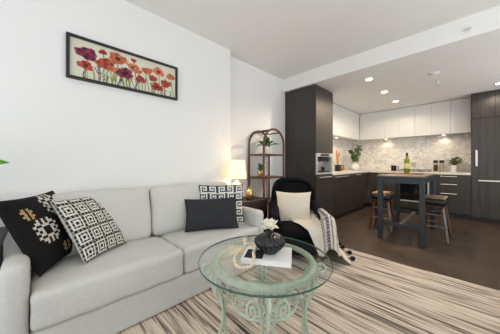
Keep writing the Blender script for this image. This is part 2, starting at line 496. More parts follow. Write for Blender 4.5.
def window(name, x0, x1, y0, y1, z0, z1, axis, npane):
    bm = BM(); f = .05
    if axis == 'x':
        box(bm, x0, x1, y0, y1, z0, z0 + f); box(bm, x0, x1, y0, y1, z1 - f, z1)
        for k in range(npane + 1):
            xx = x0 + (x1 - x0 - f) * k / npane; box(bm, xx, xx + f, y0, y1, z0 + f, z1 - f)
    else:
        box(bm, x0, x1, y0, y1, z0, z0 + f); box(bm, x0, x1, y0, y1, z1 - f, z1)
        for k in range(npane + 1):
            yy = y0 + (y1 - y0 - f) * k / npane; box(bm, x0, x1, yy, yy + f, z0 + f, z1 - f)
    w = struct(name, bm, M['black_paint'])
    ym, xm = (y0 + y1) / 2, (x0 + x1) / 2
    if axis == 'x': obj('pane', B(x0 + f, x1 - f, ym - .004, ym + .004, z0 + f, z1 - f), M['window_glass'], w)
    else: obj('pane', B(xm - .004, xm + .004, y0 + f, y1 - f, z0 + f, z1 - f), M['window_glass'], w)
window('window_1', -2.1, 1.95, YB - .08, YB - .02, 0.0, 2.42, 'x', 3)
window('added_window_side', XR + .03, XR + .09, -.2, 2.6, .12, 2.45, 'y', 2)  # unseen window, added to go with the living-room fill
window('added_window_kitchen', XR + .03, XR + .09, 3.5, 5.5, .3, 2.3, 'y', 2)  # unseen window, added to go with the kitchen fill

# rug
RX0, RX1, RY0, RY1, RZ = -1.93, 1.1, -.15, 2.77, .014
bm = BM(); box(bm, RX0, RX1, RY0, RY1, 0.0005, RZ, .004, 1)
tag(obj('rug', bm, M['rug']), 'large cream and brown striped rug on the living area floor', 'rug')

# ------------------------------------------------------------------ kitchen
def handle_bar(p0, p1, out, r=.006, m='steel'):
    """flat pull: a bar on two short posts"""
    bm = BM(); p0, p1, out = Vector(p0), Vector(p1), Vector(out)
    tube(bm, [p0 + out, p1 + out], r, 8)
    d = (p1 - p0)
    for t in (.12, .88): tube(bm, [p0 + d * t, p0 + d * t + out], r * .8, 8)
    return bm

FX = -1.80          # carcass front of the left run
FY = 5.81           # fronts of the back run
# tall pantry with built-in coffee machine
t = thing('tall_pantry_cabinet', 'tall dark timber cabinet at the left end of the kitchen reaching the ceiling', 'cabinet')
bm = BM(); box(bm, XN + .004, FX, 3.25, 3.87, 1.265, HK - .004); box(bm, XN + .004, FX, 3.25, 3.87, .10, .885)
box(bm, XN + .004, FX - .07, 3.262, 3.87, 0, .1); box(bm, XN + .004, -2.2, 3.25, 3.87, .885, 1.265)
box(bm, -2.2, FX, 3.25, 3.266, .885, 1.265)
obj('carcass', bm, M['cab_dark'], t)
obj('door', B(FX, FX + .02, 3.252, 3.868, 1.268, HK - .03, .0015, 1), M['cab_dark'], t)
d = obj('door', B(FX, FX + .02, 3.252, 3.868, .105, .872, .0015, 1), M['cab_dark'], t)
obj('handle', handle_bar((FX + .02, 3.33, .845), (FX + .02, 3.78, .845), (.022, 0, 0)), M['steel'], d)
t = thing('coffee_machine', 'built-in steel coffee machine set into the tall dark cabinet', 'coffee machine')
bm = BM(); box(bm, FX - .36, FX + .012, 3.275, 3.865, .892, .925); box(bm, FX - .36, FX + .012, 3.275, 3.865, 1.20, 1.258)
box(bm, FX - .36, FX + .012, 3.275, 3.315, .925, 1.20); box(bm, FX - .36, FX + .012, 3.825, 3.865, .925, 1.20); box(bm, FX - .36, FX - .2, 3.315, 3.825, .925, 1.20)
obj('housing', bm, M['steel'], t)
obj('control_panel', B(FX + .0125, FX + .016, 3.42, 3.72, 1.212, 1.246), M['black_glass'], t)
bm = BM(); box(bm, FX - .19, FX - .02, 3.36, 3.78, 1.12, 1.19, .008); obj('brew_head', bm, M['black_paint'], t)
for y in (3.50, 3.62):
    bm = BM(); lathe(bm, [(.012, 0), (.016, .05)], 12, Matrix.Translation((FX - .08, y, 1.07))); obj('spout', bm, M['steel'], t, 40)
obj('drip_tray', B(FX - .19, FX, 3.34, 3.80, .926, .945, .003, 1), M['black_paint'], t)
for i, y in enumerate((3.44, 3.70)):
    bm = BM(); lathe(bm, [(.028, 0), (.034, .07), (.031, .07), (.026, .006)], 16, Matrix.Translation((FX - .09, y, .9465)))
    tag(obj('coffee_cup', bm, M['black_ceramic'], None, 40), ('small dark cup in the coffee machine, nearer the tall cabinet side panel', 'small dark cup in the coffee machine, nearer the worktop')[i], 'cup')

# left base units
bases = [(3.87, 4.92, 'wide dark base cabinet beside the tall cabinet under the worktop', (3.92, 4.56)),
         (4.92, 5.805, 'dark base cabinet in the kitchen corner under the white vase', (4.97, 5.25))]
for y0, y1, lab, hy in bases:
    t = thing('base_cabinet', lab, 'cabinet')
    bm = BM(); box(bm, XN + .004, FX, y0 + .001, y1 - .001, .10, .858); box(bm, XN + .004, FX - .07, y0 + .001, y1 - .001, 0, .10)
    obj('carcass', bm, M['cab_dark'], t)
    d = obj('door', B(FX, FX + .02, y0 + .003, y1 - .003, .105, .852, .0015, 1), M['cab_dark'], t)
    obj('handle', handle_bar((FX + .02, hy[0], .825), (FX + .02, hy[1], .825), (.022, 0, 0)), M['steel'], d)
# back base units
CY = YK - .004
t = thing('base_cabinet', 'dark base cabinet left of the oven behind the bar table', 'cabinet')
bm = BM(); box(bm, -1.775, -1.203, FY + .02, CY, .10, .858); box(bm, -1.775, -1.203, FY + .09, CY, 0, .10)
obj('carcass', bm, M['cab_dark'], t)
d = obj('door', B(-1.772, -1.206, FY, FY + .02, .105, .852, .0015, 1), M['cab_dark'], t)
obj('handle', handle_bar((-1.55, FY, .825), (-1.28, FY, .825), (0, -.022, 0)), M['steel'], d)
t = thing('oven_cabinet', 'dark base cabinet that frames the built-in oven', 'cabinet')
bm = BM(); box(bm, -1.2, -1.185, FY + .02, CY, .10, .858); box(bm, -.615, -.6, FY + .02, CY, .10, .858); box(bm, -1.185, -.615, FY + .02, CY, .10, .24); box(bm, -1.2, -.6, FY + .09, CY, 0, .10); box(bm, -1.185, -.615, CY - .02, CY, .24, .858)
obj('carcass', bm, M['cab_dark'], t)
obj('drawer_front', B(-1.197, -.603, FY, FY + .02, .105, .245, .0015, 1), M['cab_dark'], t)
t = thing('oven', 'built-in black glass oven with steel edges under the cooktop', 'oven')
obj('body', B(-1.182, -.618, FY + .01, CY - .03, .25, .84), M['black_paint'], t)
d = obj('oven_door', B(-1.165, -.635, FY - .018, FY + .008, .276, .70, .004, 2), M['black_glass'], t)
obj('handle', handle_bar((-1.13, FY - .018, .665), (-.67, FY - .018, .665), (0, -.035, 0), .014), M['steel'], d)
obj('edge_trim', B(-1.190, -1.166, FY - .014, FY + .008, .275, .84), M['steel'], t)
obj('edge_trim', B(-.634, -.610, FY - .014, FY + .008, .275, .84), M['steel'], t)
obj('bottom_trim', B(-1.190, -.610, FY - .014, FY + .008, .247, .2745), M['steel'], t)
obj('control_panel', B(-1.165, -.635, FY - .015, FY + .008, .71, .84, .003, 1), M['black_glass'], t)
for x in (-1.0, -.9, -.8):
    obj('knob', lathe(BM(), [(.018, 0), (.016, .022)], 16, Matrix.Translation((x, FY - .0155, .775)) @ Matrix.Rotation(radians(90), 4, 'X')), M['steel'], t, 40)
t = thing('drawer_cabinet', 'dark three-drawer base cabinet between the oven and the tall fridge unit', 'cabinet')
bm = BM(); box(bm, -.597, -.003, FY + .02, CY, .10, .858); box(bm, -.597, -.003, FY + .09, CY, 0, .10)
obj('carcass', bm, M['cab_dark'], t)
for z0, z1 in ((.70, .852), (.515, .695), (.105, .51)):
    d = obj('drawer', B(-.594, -.006, FY, FY + .02, z0, z1, .0015, 1), M['cab_dark'], t)
    obj('handle', handle_bar((-.43, FY, z1 - .03), (-.19, FY, z1 - .03), (0, -.022, 0), .008), M['steel'], d)
# integrated fridge unit
t = thing('fridge_cabinet', 'tall dark timber fridge unit at the right end of the kitchen', 'fridge')
bm = BM(); box(bm, 0, .62, FY + .02, CY, .08, HK - .004); box(bm, 0, .62, FY + .09, CY, 0, .08)
obj('carcass', bm, M['cab_dark'], t)
obj('door', B(.003, .300, FY, FY + .02, 1.92, HK - .03, .0015, 1), M['cab_dark'], t)
obj('door', B(.304, .617, FY, FY + .02, 1.92, HK - .03, .0015, 1), M['cab_dark'], t)
d = obj('door', B(.003, .617, FY, FY + .02, .795, 1.915, .0015, 1), M['cab_dark'], t)
obj('handle', B(.055, .085, FY - .03, FY, 1.03, 1.33, .004, 1), M['steel'], d)
d = obj('drawer', B(.003, .617, FY, FY + .02, .085, .79, .0015, 1), M['cab_dark'], t)
obj('handle', B(.09, .53, FY - .03, FY, .752, .778, .004, 1), M['steel'], d)
t = thing('pantry_cabinet', 'tall dark timber cupboard against the right edge, beyond the fridge unit', 'cabinet')
bm = BM(); box(bm, .623, 1.4, FY + .02, CY, .08, HK - .004); box(bm, .623, 1.4, FY + .09, CY, 0, .08)
obj('carcass', bm, M['cab_dark'], t)
obj('door', B(.626, 1.397, FY, FY + .02, .085, 1.915, .0015, 1), M['cab_dark'], t)
obj('door', B(.626, 1.397, FY, FY + .02, 1.92, HK - .03, .0015, 1), M['cab_dark'], t)

# worktop
bm = BM(); box(bm, XN + .004, FX + .03, 3.875, CY, .86, .90, .003, 1); box(bm, FX + .0302, -.004, FY - .02, CY, .86, .90, .003, 1)
tag(obj('worktop', bm, M['counter']), 'pale stone worktop running around the kitchen corner', 'worktop')
# splashback
bm = BM(); box(bm, XN + .014, -.003, YK - .012, YK - .001, .902, 1.709); box(bm, XN + .001, XN + .0135, 3.88, YK - .001, .902, 1.709)
o = obj('splashback', bm, M['splash']); o['kind'] = 'structure'
# wall units
UZ0, UY, UX = 1.712, 6.13, -2.09
labs = ['white wall cabinet touching the dark fridge unit', 'white wall cabinet second from the dark fridge unit', 'white wall cabinet third from the dark fridge unit',
        'white wall cabinet fourth from the dark fridge unit', 'white wall cabinet fifth from the dark fridge unit', 'wide white wall cabinet on the back wall in the kitchen corner']
xs = [-.003, -.30, -.60, -.90, -1.20, -1.50, -2.085]
for k in range(6):
    t = thing('wall_cabinet', labs[k], 'cabinet', group='white wall cabinets over the worktop')
    x1, x0 = xs[k], xs[k + 1]
    obj('carcass', B(x0 + .001, x1 - .001, UY + .02, CY, UZ0, HK - .004), M['cab_white'], t)
    obj('door', B(x0 + .002, x1 - .002, UY, UY + .019, UZ0 - .008, HK - .012, .0015, 1), M['cab_white'], t)
for k, (y0, y1) in enumerate(((3.875, 4.95), (4.95, 6.12))):
    t = thing('wall_cabinet', ('white wall cabinet on the left wall beside the tall dark cabinet', 'white wall cabinet on the left wall next to the kitchen corner')[k], 'cabinet', group='white wall cabinets over the worktop')
    obj('carcass', B(XN + .004, UX - .02, y0 + .001, y1 - .001, UZ0, HK - .004), M['cab_white'], t)
    obj('door', B(UX - .019, UX, y0 + .002, y1 - .002, UZ0 - .008, HK - .012, .0015, 1), M['cab_white'], t)
# under-cabinet puck lights
def puck(x, y, label, power=3):
    t = thing('puck_light', label, 'light', (x, y, UZ0 - .001))
    obj('rim', lathe(BM(), [(.034, -.010), (.036, 0)], 20), M['steel'], t, 40)
    obj('lens', lathe(BM(), [(.027, -.0125), (.027, -.0102)], 20), M['puck'], t)
    l = bpy.data.lights.new('puck_bulb', 'SPOT'); l.energy = power; l.color = (1, .80, .56); l.spot_size = radians(140); l.spot_blend = .8; l.shadow_soft_size = .03
    lo = bpy.data.objects.new('puck_bulb', l); C.objects.link(lo); lo.parent = t; lo.location = (0, 0, -.02)
puck(-2.26, 5.1, 'round puck light under the left wall cabinets near the corner')
puck(-1.52, 6.34, 'round puck light under the wall cabinets left of the cooktop')
puck(-.42, 6.34, 'round puck light under the wall cabinets above the two mills')

# ceiling downlights
def downlight(x, y, label, power=24):
    t = thing('downlight', label, 'ceiling light', (x, y, HK), group='kitchen downlights')
    obj('trim', lathe(BM(), [(.058, -.006), (.062, -.0005)], 28), M['soft_white_plastic'], t, 40)
    obj('lens', lathe(BM(), [(.046, -.0085), (.046, -.0062)], 28), M['lens'], t)
    l = bpy.data.lights.new('downlight_bulb', 'SPOT'); l.energy = power; l.color = (1, .84, .64); l.spot_size = radians(165); l.spot_blend = .35; l.shadow_soft_size = .045
    lo = bpy.data.objects.new('downlight_bulb', l); C.objects.link(lo); lo.parent = t; lo.location = (0, 0, -.02)
downlight(-1.11, 3.67, 'lit ceiling downlight nearest the beam', 110)
downlight(-1.11, 4.52, 'lit ceiling downlight in the middle of the row of three')
downlight(-1.11, 5.38, 'lit ceiling downlight nearest the white wall cabinets')
downlight(.33, 5.40, 'lit ceiling downlight in front of the fridge unit at the right edge', 15)
t = thing('ceiling_vent', 'round white ceiling vent to the right of the downlight row', 'vent', (-.37, 4.11, HK))
obj('rim', lathe(BM(), [(.06, -.012), (.075, -.0005)], 28), M['soft_white_plastic'], t, 40)
obj('disc', lathe(BM(), [(.04, -.02), (.045, -.0125)], 28), M['soft_white_plastic'], t, 40)
t = thing('sprinkler_head', 'small steel sprinkler head hanging from the kitchen ceiling', 'sprinkler', (-.37, 4.55, HK))
obj('rose', lathe(BM(), [(.022, -.006), (.028, -.0005)], 18), M['soft_white_plastic'], t, 40)
obj('nozzle', lathe(BM(), [(.014, -.045), (.004, -.04), (.008, -.025), (.009, -.0062)], 14), M['steel'], t, 40)
t = thing('wall_sprinkler', 'small round sidewall sprinkler on the face of the white ceiling beam', 'sprinkler', (-.016, 3.2, 2.478))
RXm = Matrix.Rotation(radians(90), 4, 'X')
obj('rose', lathe(BM(), [(.034, .0005), (.030, .008)], 22, RXm), M['soft_white_plastic'], t, 40)
obj('nozzle', lathe(BM(), [(.010, .0082), (.010, .03), (.018, .032), (.018, .036)], 14, RXm), M['steel'], t, 40)

# things on the worktop
WZ = .9005
def foliage(parent, n, base, rad, length, width, m, droop=.4, elev=(20, 80), name='foliage', seed=1, stems=True, stemname='stems'):
    rnd = random.Random(seed); bl = BM(); bs = BM()
    for k in range(n):
        az = 2 * pi * k / n * 2.4 + rnd.uniform(-.4, .4); el = radians(rnd.uniform(*elev))
        d = Vector((cos(az) * cos(el), sin(az) * cos(el), sin(el)))
        s = Vector(base) + d * rad * rnd.uniform(.35, 1.0)
        if stems: tube(bs, [Vector(base), Vector(base) + d * rad * .5 * .6 + Vector((0, 0, rad * .06)), s], .0022, 5)
        leaf(bl, s, d + Vector((0, 0, .1)), length * rnd.uniform(.7, 1.15), width * rnd.uniform(.75, 1.15), droop * rnd.uniform(.5, 1.3))
    if stems: obj(stemname, bs, M['stem'], parent, 180)
    solid(obj(name, bl, M[m], parent, 180))

t = thing('vase_with_greenery', 'round white vase holding a tall leafy branch in the kitchen corner', 'vase', (-2.07, 5.76, WZ))
obj('vase', lathe(BM(), [(.05, 0), (.085, .03), (.104, .085), (.098, .13), (.065, .17), (.035, .185), (.038, .20), (.030, .20), (.028, .185)], 32), M['ceramic'], t, 60)
bs, bl = BM(), BM(); rnd = random.Random(3)
for k in range(6):
    az = k * 1.9; tip = Vector((cos(az) * .11, sin(az) * .09, .62 - .05 * (k % 3)))
    path = smooth_path([(0, 0, .15), (tip.x * .15, tip.y * .15, .32), (tip.x * .6, tip.y * .6, .46), tip], 5); tube(bs, path, .003, 6)
    for q in range(3, len(path)):
        for s in (-1, 1):
            d = Vector((cos(az + s * 1.2 + rnd.uniform(-.3, .3)), sin(az + s * 1.2), rnd.uniform(-.1, .6)))
            leaf(bl, path[q], d, rnd.uniform(.09, .14), rnd.uniform(.045, .065), .4)
obj('stems', bs, M['stem'], t, 180); solid(obj('foliage', bl, M['leaf'], t, 180))

t = thing('utensil_crock', 'black crock holding wooden kitchen utensils beside the tall cabinet', 'utensil holder', (-2.19, 5.02, WZ))
obj('crock', lathe(BM(), [(.062, 0), (.068, .01), (.068, .15), (.060, .15), (.058, .02)], 24), M['black_ceramic'], t, 50)
for k, (dx, dy, hh) in enumerate(((-.01, -.03, .44), (.02, .0, .40), (-.02, .03, .36))):
    bm = BM(); tube(bm, [(dx * .4, dy * .4, .022), (dx, dy, .22), (dx * 1.5, dy * 1.3, hh)], [.008, .009, .010], 8)
    ball(bm, Vector((dx * 1.5, dy * 1.3, hh)), .03, .5, .9, 1.7); obj('wooden_spoon', bm, M['utensil'], t, 60)
t = thing('glass_jar', 'small clear glass jar with wooden lid right of the utensil crock', 'jar', (-2.17, 5.24, WZ))
obj('jar', lathe(BM(), [(.04, 0), (.045, .01), (.045, .11), (.036, .12), (.032, .118), (.041, .105), (.041, .012)], 22), M['jar_glass'], t, 50)
obj('contents', lathe(BM(), [(.038, .012), (.039, .08)], 20), M['utensil'], t, 50)
obj('lid', lathe(BM(), [(.04, .1205), (.04, .14)], 22), M['bar_wood'], t, 40)

t = thing('mug', 'dark mug on the worktop left of the cooktop', 'mug', (-1.30, 6.10, WZ))
obj('cup', lathe(BM(), [(.05, 0), (.055, .008), (.056, .13), (.050, .13), (.048, .015)], 24), M['black_ceramic'], t, 50)
obj('handle', T(smooth_path([(.055, 0, .105), (.092, 0, .10), (.095, 0, .05), (.055, 0, .035)], 6), .008, 8), M['black_ceramic'], t, 180)

t = thing('cooktop', 'black gas cooktop with trivets set into the worktop', 'cooktop', (-.9, 6.10, WZ))
obj('plate', B(-.30, .30, -.25, .25, 0, .008, .002, 1), M['black_glass'], t)
for x in (-.18, .02, .20):
    bm = BM()
    for yy in (-.12, .12): box(bm, x - .085, x + .085, yy - .007, yy + .007, .03, .042)
    for xx in (-.075, .075): box(bm, x + xx - .007, x + xx + .007, -.19, .19, .0285, .0405)
    for xx in (-.075, .075):
        for yy in (-.18, .18): box(bm, x + xx - .006, x + xx + .006, yy - .006, yy + .006, .0082, .03)
    obj('trivet', bm, M['black_paint'], t)
    obj('burner', lathe(BM(), [(.045, .0082), (.045, .02), (.03, .026)], 20), M['steel'], t, 40).location = (x, 0, 0)

def mill(x, y, label, fill):
    t = thing('storage_jar', label, 'jar', (x, y, WZ))
    obj('glass', lathe(BM(), [(.038, 0), (.040, .01), (.040, .185), (.033, .19), (.031, .185), (.036, .178), (.036, .012)], 22), M['jar_glass'], t, 50)
    obj('contents', lathe(BM(), [(.034, .012), (.035, .15)], 20), fill, t, 50)
    obj('lid', lathe(BM(), [(.041, .1905), (.041, .245), (.036, .25)], 22), M['black_paint'], t, 40)
mill(-.545, 6.24, 'glass jar with black lid and dark filling, beside the cooktop', M['pepper'])
mill(-.445, 6.24, 'glass jar with black lid and pale filling, nearer the potted plant', M['saltgrain'])
t = thing('potted_plant', 'small bushy olive green plant in a white pot beside the fridge unit', 'plant', (-.24, 6.18, WZ))
obj('pot', lathe(BM(), [(.045, 0), (.05, .01), (.058, .14), (.052, .14), (.048, .13)], 24), M['ceramic'], t, 50)
obj('soil', lathe(BM(), [(.047, .126), (.047, .134)], 20), M['soil'], t)
foliage(t, 60, (0, 0, .137), .17, .075, .036, 'leaf_dull', .3, (12, 70), seed=5)

# ------------------------------------------------------------------ bar table and stools
TX0, TX1, TY0, TY1 = -.955, -.415, 3.53, 4.66
t = thing('bar_table', 'tall blue-grey bar table with a wooden top in the middle of the kitchen', 'table', (0, 0, 0))
obj('tabletop', B(TX0 - .01, TX1 + .01, TY0 - .01, TY1 + .01, .88, .906, .003, 1), M['bar_paint'], t)
obj('top_inlay', B(TX0 + .012, TX1 - .012, TY0 + .012, TY1 - .012, .9062, .915, .002, 1), M['bar_wood'], t)
bm = BM()
box(bm, TX0, TX1, TY0 + .012, TY0 + .032, .81, .879); box(bm, TX0, TX1, TY1 - .032, TY1 - .012, .81, .879)
box(bm, TX0 + .012, TX0 + .032, TY0 + .032, TY1 - .032, .81, .879); box(bm, TX1 - .032, TX1 - .012, TY0 + .032, TY1 - .032, .81, .879)
obj('apron', bm, M['bar_paint'], t)
for x in (TX0, TX1 - .06):
    for y in (TY0, TY1 - .06): obj('leg', B(x, x + .06, y, y + .06, 0.0, .879, .004, 1), M['bar_paint'], t)
for y in (TY0 + .01, TY1 - .05): obj('cross_rail', B(TX0 + .06, TX1 - .06, y, y + .04, .21, .25, .003, 1), M['bar_paint'], t)
obj('stretcher', B((TX0 + TX1) / 2 - .02, (TX0 + TX1) / 2 + .02, TY0 + .05, TY1 - .05, .21, .25, .003, 1), M['stool_grey'], t)

def stool(x, y, rz, label):
    t = thing('bar_stool', label, 'stool', (x, y, 0), rz, 'bar stools at the bar table')
    obj('seat', RB(.28, .36, .088, .03, 10, (0, 0, .008), (0, 0, .5415)), M['leather'], t, 180)
    obj('seat_cover', RB(.25, .33, .022, .010, 10, (0, 0, .010), (0, 0, .595), .004, 14), M['stool_fabric'], t, 180)
    obj('seat_frame', B(-.11, .11, -.16, .16, .46, .496, .004, 1), M['dark_wood'], t)
    for k, (sx, sy) in enumerate(((-1, -1), (1, -1), (-1, 1), (1, 1))):
        bm = BM(); a = Vector((sx * .092, sy * .135, .49)); b = Vector((sx * .150, sy * .185, 0.004))
        tube(bm, [a, b], .022, 4)
        o = obj('leg', bm, M['stool_wood'] if (sy > 0 or sx < 0) else M['stool_grey'], t)  # front right leg has its lit look put into the colour
    for z in (.20, .36):
        f = (.49 - z) / .486; qx = .092 + .058 * f; qy = .135 + .05 * f
        for sx in (-1, 1): obj('rail', T([(sx * qx, -qy, z - .03), (sx * qx, qy, z - .03)], .011, 8), M['stool_wood'], t, 40)
        for sy in (-1, 1): obj('rail', T([(-qx, sy * qy, z), (qx, sy * qy, z)], .011, 8), M['stool_grey'], t, 40)
    return t
st = stool(-.365, 4.12, radians(-2), 'bar stool tucked under the right side of the bar table')
dup(st, 'bar stool tucked under the left side of the bar table', (-1.03, 4.10, 0), radians(3))

# on the bar table
BZ = .9155
t = tag(obj('serving_board', B(-.2, .2, -.13, .13, 0, .014, .005, 2), M['bar_wood']), 'wooden serving board lying on the bar table', 'board'); t.location = (-.72, 4.26, BZ); t.rotation_euler = (0, 0, .1)
t = thing('wine_bottle', 'green wine bottle standing on the bar table', 'bottle', (-.735, 4.31, BZ + .0145))
obj('bottle', lathe(BM(), [(.033, 0), (.038, .006), (.038, .19), (.034, .215), (.016, .25), (.014, .31), (.016, .312), (.016, .325), (.010, .325)], 28), M['wine_glass_green'], t, 50)
obj('label', lathe(BM(), [(.0385, .07), (.0388, .071), (.0388, .15), (.0385, .151)], 28), M['label_paper'], t, 50)
obj('foil', lathe(BM(), [(.0165, .27), (.0165, .326), (.012, .328)], 20), M['dark_wood'], t, 50)
t = thing('wine_glass', 'stemmed wine glass beside the green bottle on the bar table', 'glass', (-.655, 4.36, BZ + .0145))
obj('glass', lathe(BM(), [(.032, 0), (.030, .004), (.005, .01), (.004, .08), (.02, .095), (.036, .13), (.034, .175), (.032, .175), (.033, .13), (.018, .10), (.003, .092)], 24), M['jar_glass'], t, 60)

# ------------------------------------------------------------------ picture
PY0, PY1, PZ0, PZ1 = .144, 1.078, 1.78, 2.139
t = thing('framed_picture', 'long black framed painting of red poppies on the white wall', 'picture', (XW, 0, 0))
f = .022
bm = BM(); box(bm, .002, .032, PY0, PY1, PZ0, PZ0 + f); box(bm, .002, .032, PY0, PY1, PZ1 - f, PZ1)
box(bm, .002, .032, PY0, PY0 + f, PZ0 + f, PZ1 - f); box(bm, .002, .032, PY1 - f, PY1, PZ0 + f, PZ1 - f)
obj('frame', bm, M['frame_black'], t)
def flower(cx, cy, r, kind):
    px = 50 + cx / 3.333; py = 20 + cy / 3.333; a = (px - 250) / 215; tt = 2.28 / (.717 - .697 * a)
    return (tt * (.697 + .717 * a), 1.09 + (163 - py) / 215 * tt, 1.0 * r / 3.333 * tt / 215, kind)
FL = [flower(*q) for q in ((122, 115, 27, 'p'), (175, 110, 11, 'r'), (225, 132, 24, 'o'), (117, 153, 19, 'r'), (185, 150, 25, 'r'), (208, 166, 12, 'o'), (248, 180, 23, 'p'),
      (277, 137, 8, 'r'), (276, 160, 16, 'o'), (290, 172, 12, 'o'), (300, 200, 15, 'r'), (322, 172, 15, 'o'), (360, 175, 17, 's'), (341, 196, 13, 'r'), (355, 225, 17, 'r'), (384, 215, 16, 'r'), (400, 192, 13, 'o'))]
PAL = {'p': ((74, 36, 66), (150, 60, 70)), 'r': ((128, 50, 44), (184, 88, 66)), 'o': ((166, 82, 58), (204, 130, 92)), 's': ((186, 92, 70), (220, 140, 108))}
rnd = random.Random(11)
STEMS = []
for (y, z, r, k) in FL:
    STEMS.append((y, z, y + rnd.uniform(-.04, .06), rnd.uniform(-.02, .02), .0035, rnd.choice(((96, 120, 60), (120, 132, 74), (78, 98, 58)))))
for k in range(34):
    y = rnd.uniform(PY0 + .1, PY1 - .08); STEMS.append((y, PZ0 + rnd.uniform(.08, .2), y + rnd.uniform(-.05, .05), rnd.uniform(-.02, .02), rnd.uniform(.003, .007), rnd.choice(((104, 132, 62), (136, 150, 88), (84, 96, 70), (120, 104, 110)))))
def paint(y, z):
    col = (212, 208, 192)
    n = mnoise.noise(Vector((y * 9, z * 9, 3))); col = tuple(c + 6 * n for c in col)
    for (y0, z0, y1, bend, w, c) in STEMS:
        if PZ0 < z < z0:
            tq = (z0 - z) / (z0 - PZ0 + 1e-6); yc = y0 + (y1 - y0) * tq + bend * sin(pi * tq)
            if abs(y - yc) < w * (1.2 - .5 * tq): col = c
    for (cy, cz, r, k) in FL:
        dy, dz = (y - cy) * .9 + (z - cz) * .18 * sin(cy * 31), (z - cz) * 1.3; d = sqrt(dy * dy + dz * dz); an = math.atan2(dz, dy)
        R = r * (1 + .12 * sin(3 * an + cy * 40) + .07 * sin(7 * an + cz * 60))
        if d < R:
            c0, c1 = PAL[k]; q = .5 + .9 * mnoise.noise(Vector((y * 45, z * 45, cy * 9))) + .25 * sin(an * 5 + d / r * 3); q = max(0, min(1, q))
            col = tuple(a * (1 - q) + b * q for a, b in zip(c0, c1))
            if d < r * (.34 if int(cy * 1000) % 3 == 0 else .12): col = tuple(a * .35 + b * .65 for a, b in zip(col, (48, 26, 36)))
            elif d > R * .86: col = tuple(a * .75 + b * .25 for a, b in zip(col, (240, 190, 160)))
    return rgb(*[max(0, min(255, c)) for c in col])
bm = BM(); ny, nz = 250, 92; gy0, gy1, gz0, gz1 = PY0 + f, PY1 - f, PZ0 + f, PZ1 - f; g = []; cols = []
for i in range(ny + 1):
    row = []
    for j in range(nz + 1):
        y = gy0 + (gy1 - gy0) * i / ny; z = gz0 + (gz1 - gz0) * j / nz
        row.append(bm.verts.new((.018, y, z))); cols.append(paint(y, z))
    g.append(row)
for i in range(ny):
    for j in range(nz): bm.faces.new((g[i][j], g[i + 1][j], g[i + 1][j + 1], g[i][j + 1]))
o = obj('canvas', bm, M['print'], t)
at = o.data.color_attributes.new('Pattern', 'FLOAT_COLOR', 'POINT')
for k, c in enumerate(cols): at.data[k].color = (*c, 1)

# ------------------------------------------------------------------ sofa
SZ = RZ + .001
t = thing('sofa', 'pale linen two-seat sofa along the white wall', 'sofa', (0, 0, 0))
SY0, SY1 = -.150, 1.715; AW = .106; SXB, SXF = -2.272, -1.53
obj('base', RB(SXF - SXB - .01, SY1 - SY0 - 2 * AW - .002, .21, .02, 12, (0, 0, 0), ((SXF + SXB) / 2 - .005, (SY0 + SY1) / 2, SZ + .108), .002, 8), M['sofa'], t, 180)
obj('back_frame', RB(.15, SY1 - SY0 - 2 * AW - .004, .57, .05, 12, (0, 0, .0), (SXB + .076, (SY0 + SY1) / 2, SZ + .212 + .285)), M['sofa'], t, 180)
for s, yc in ((-1, SY0 + AW / 2), (1, SY1 - AW / 2)):
    obj('arm', RB(SXF - SXB, AW, .575, .045, 16, (.004, .004, .0), ((SXF + SXB) / 2, yc, SZ + .2875), .003, 7), M['sofa'], t, 180)
ym = (SY0 + SY1) / 2; y_in0, y_in1 = SY0 + AW + .003, SY1 - AW - .003
def seat_shape(co): return co
for k, (a, b) in enumerate(((y_in0, ym - .001), (ym + .001, y_in1))):
    obj('seat_cushion', RB(.66, b - a, .20, .035, 18, (.008, 0, .018), (SXF + .02 - .33, (a + b) / 2, SZ + .216 + .10), .009, 11, seed=k * 7), M['sofa'], t, 180)
yb = ym - .075
for k, (a, b) in enumerate(((y_in0, yb - .002), (yb + .002, y_in1))):
    mt = Matrix.Translation((SXB + .235, (a + b) / 2, SZ + .415 + .215)) @ Matrix.Rotation(radians(-9), 4, 'Y')
    obj('back_cushion', RB(.15, b - a, .44, .055, 18, (.025, 0, .012), (0, 0, 0), .006, 7, seed=k * 5 + 3, mtx=mt), M['sofa'], t, 180)

# pillows
def on_lattice(u, v, n):
    return u * n, v * n
WHITE, INK = rgb(222, 219, 210), rgb(38, 38, 40)
def squares(u, v, n, kx, dash):
    x, y = (u * n) % 1 - .5, (v * n) % 1 - .5
    m = max(abs(x), abs(y)) * 2; k = int(m * kx)
    c = INK if (k % 2 == (kx - 1) % 2) else WHITE
    if dash and c is INK:
        s = (x if abs(y) > abs(x) else y)
        if int((s + .5) * 11) % 3 == 0 and m > .35: c = rgb(150, 147, 140)
    return c
def diamond_cloth(u, v):
    return squares(u, v, 4.4, 5, True)
def key_cloth(u, v):
    bgc, ln = rgb(224, 220, 211), rgb(58, 66, 78)
    n = 5.0; x, y = (u * n) % 1, (v * n) % 1
    if (int(u * n) + int(v * n)) % 2: x = 1 - x
    if int(v * n) % 2: y = 1 - y
    # a squared spiral on a 7 x 7 cell
    cell = ['1111111', '1000001', '1011101', '1010101', '1010001', '1011111', '1000000']
    return ln if cell[6 - min(6, int(y * 7))][min(6, int(x * 7))] == '1' else bgc
MOT_W = ['..x.x.x..', '.xx.x.xx.', 'x..xxx..x', '.xx...xx.', 'x.x...x.x', '.xx...xx.', 'x..xxx..x', '.xx.x.xx.', '..x.x.x..']
MOT_G = ['.x.x.', 'xx.xx', '.x.x.', 'xx.xx', '.x.x.']
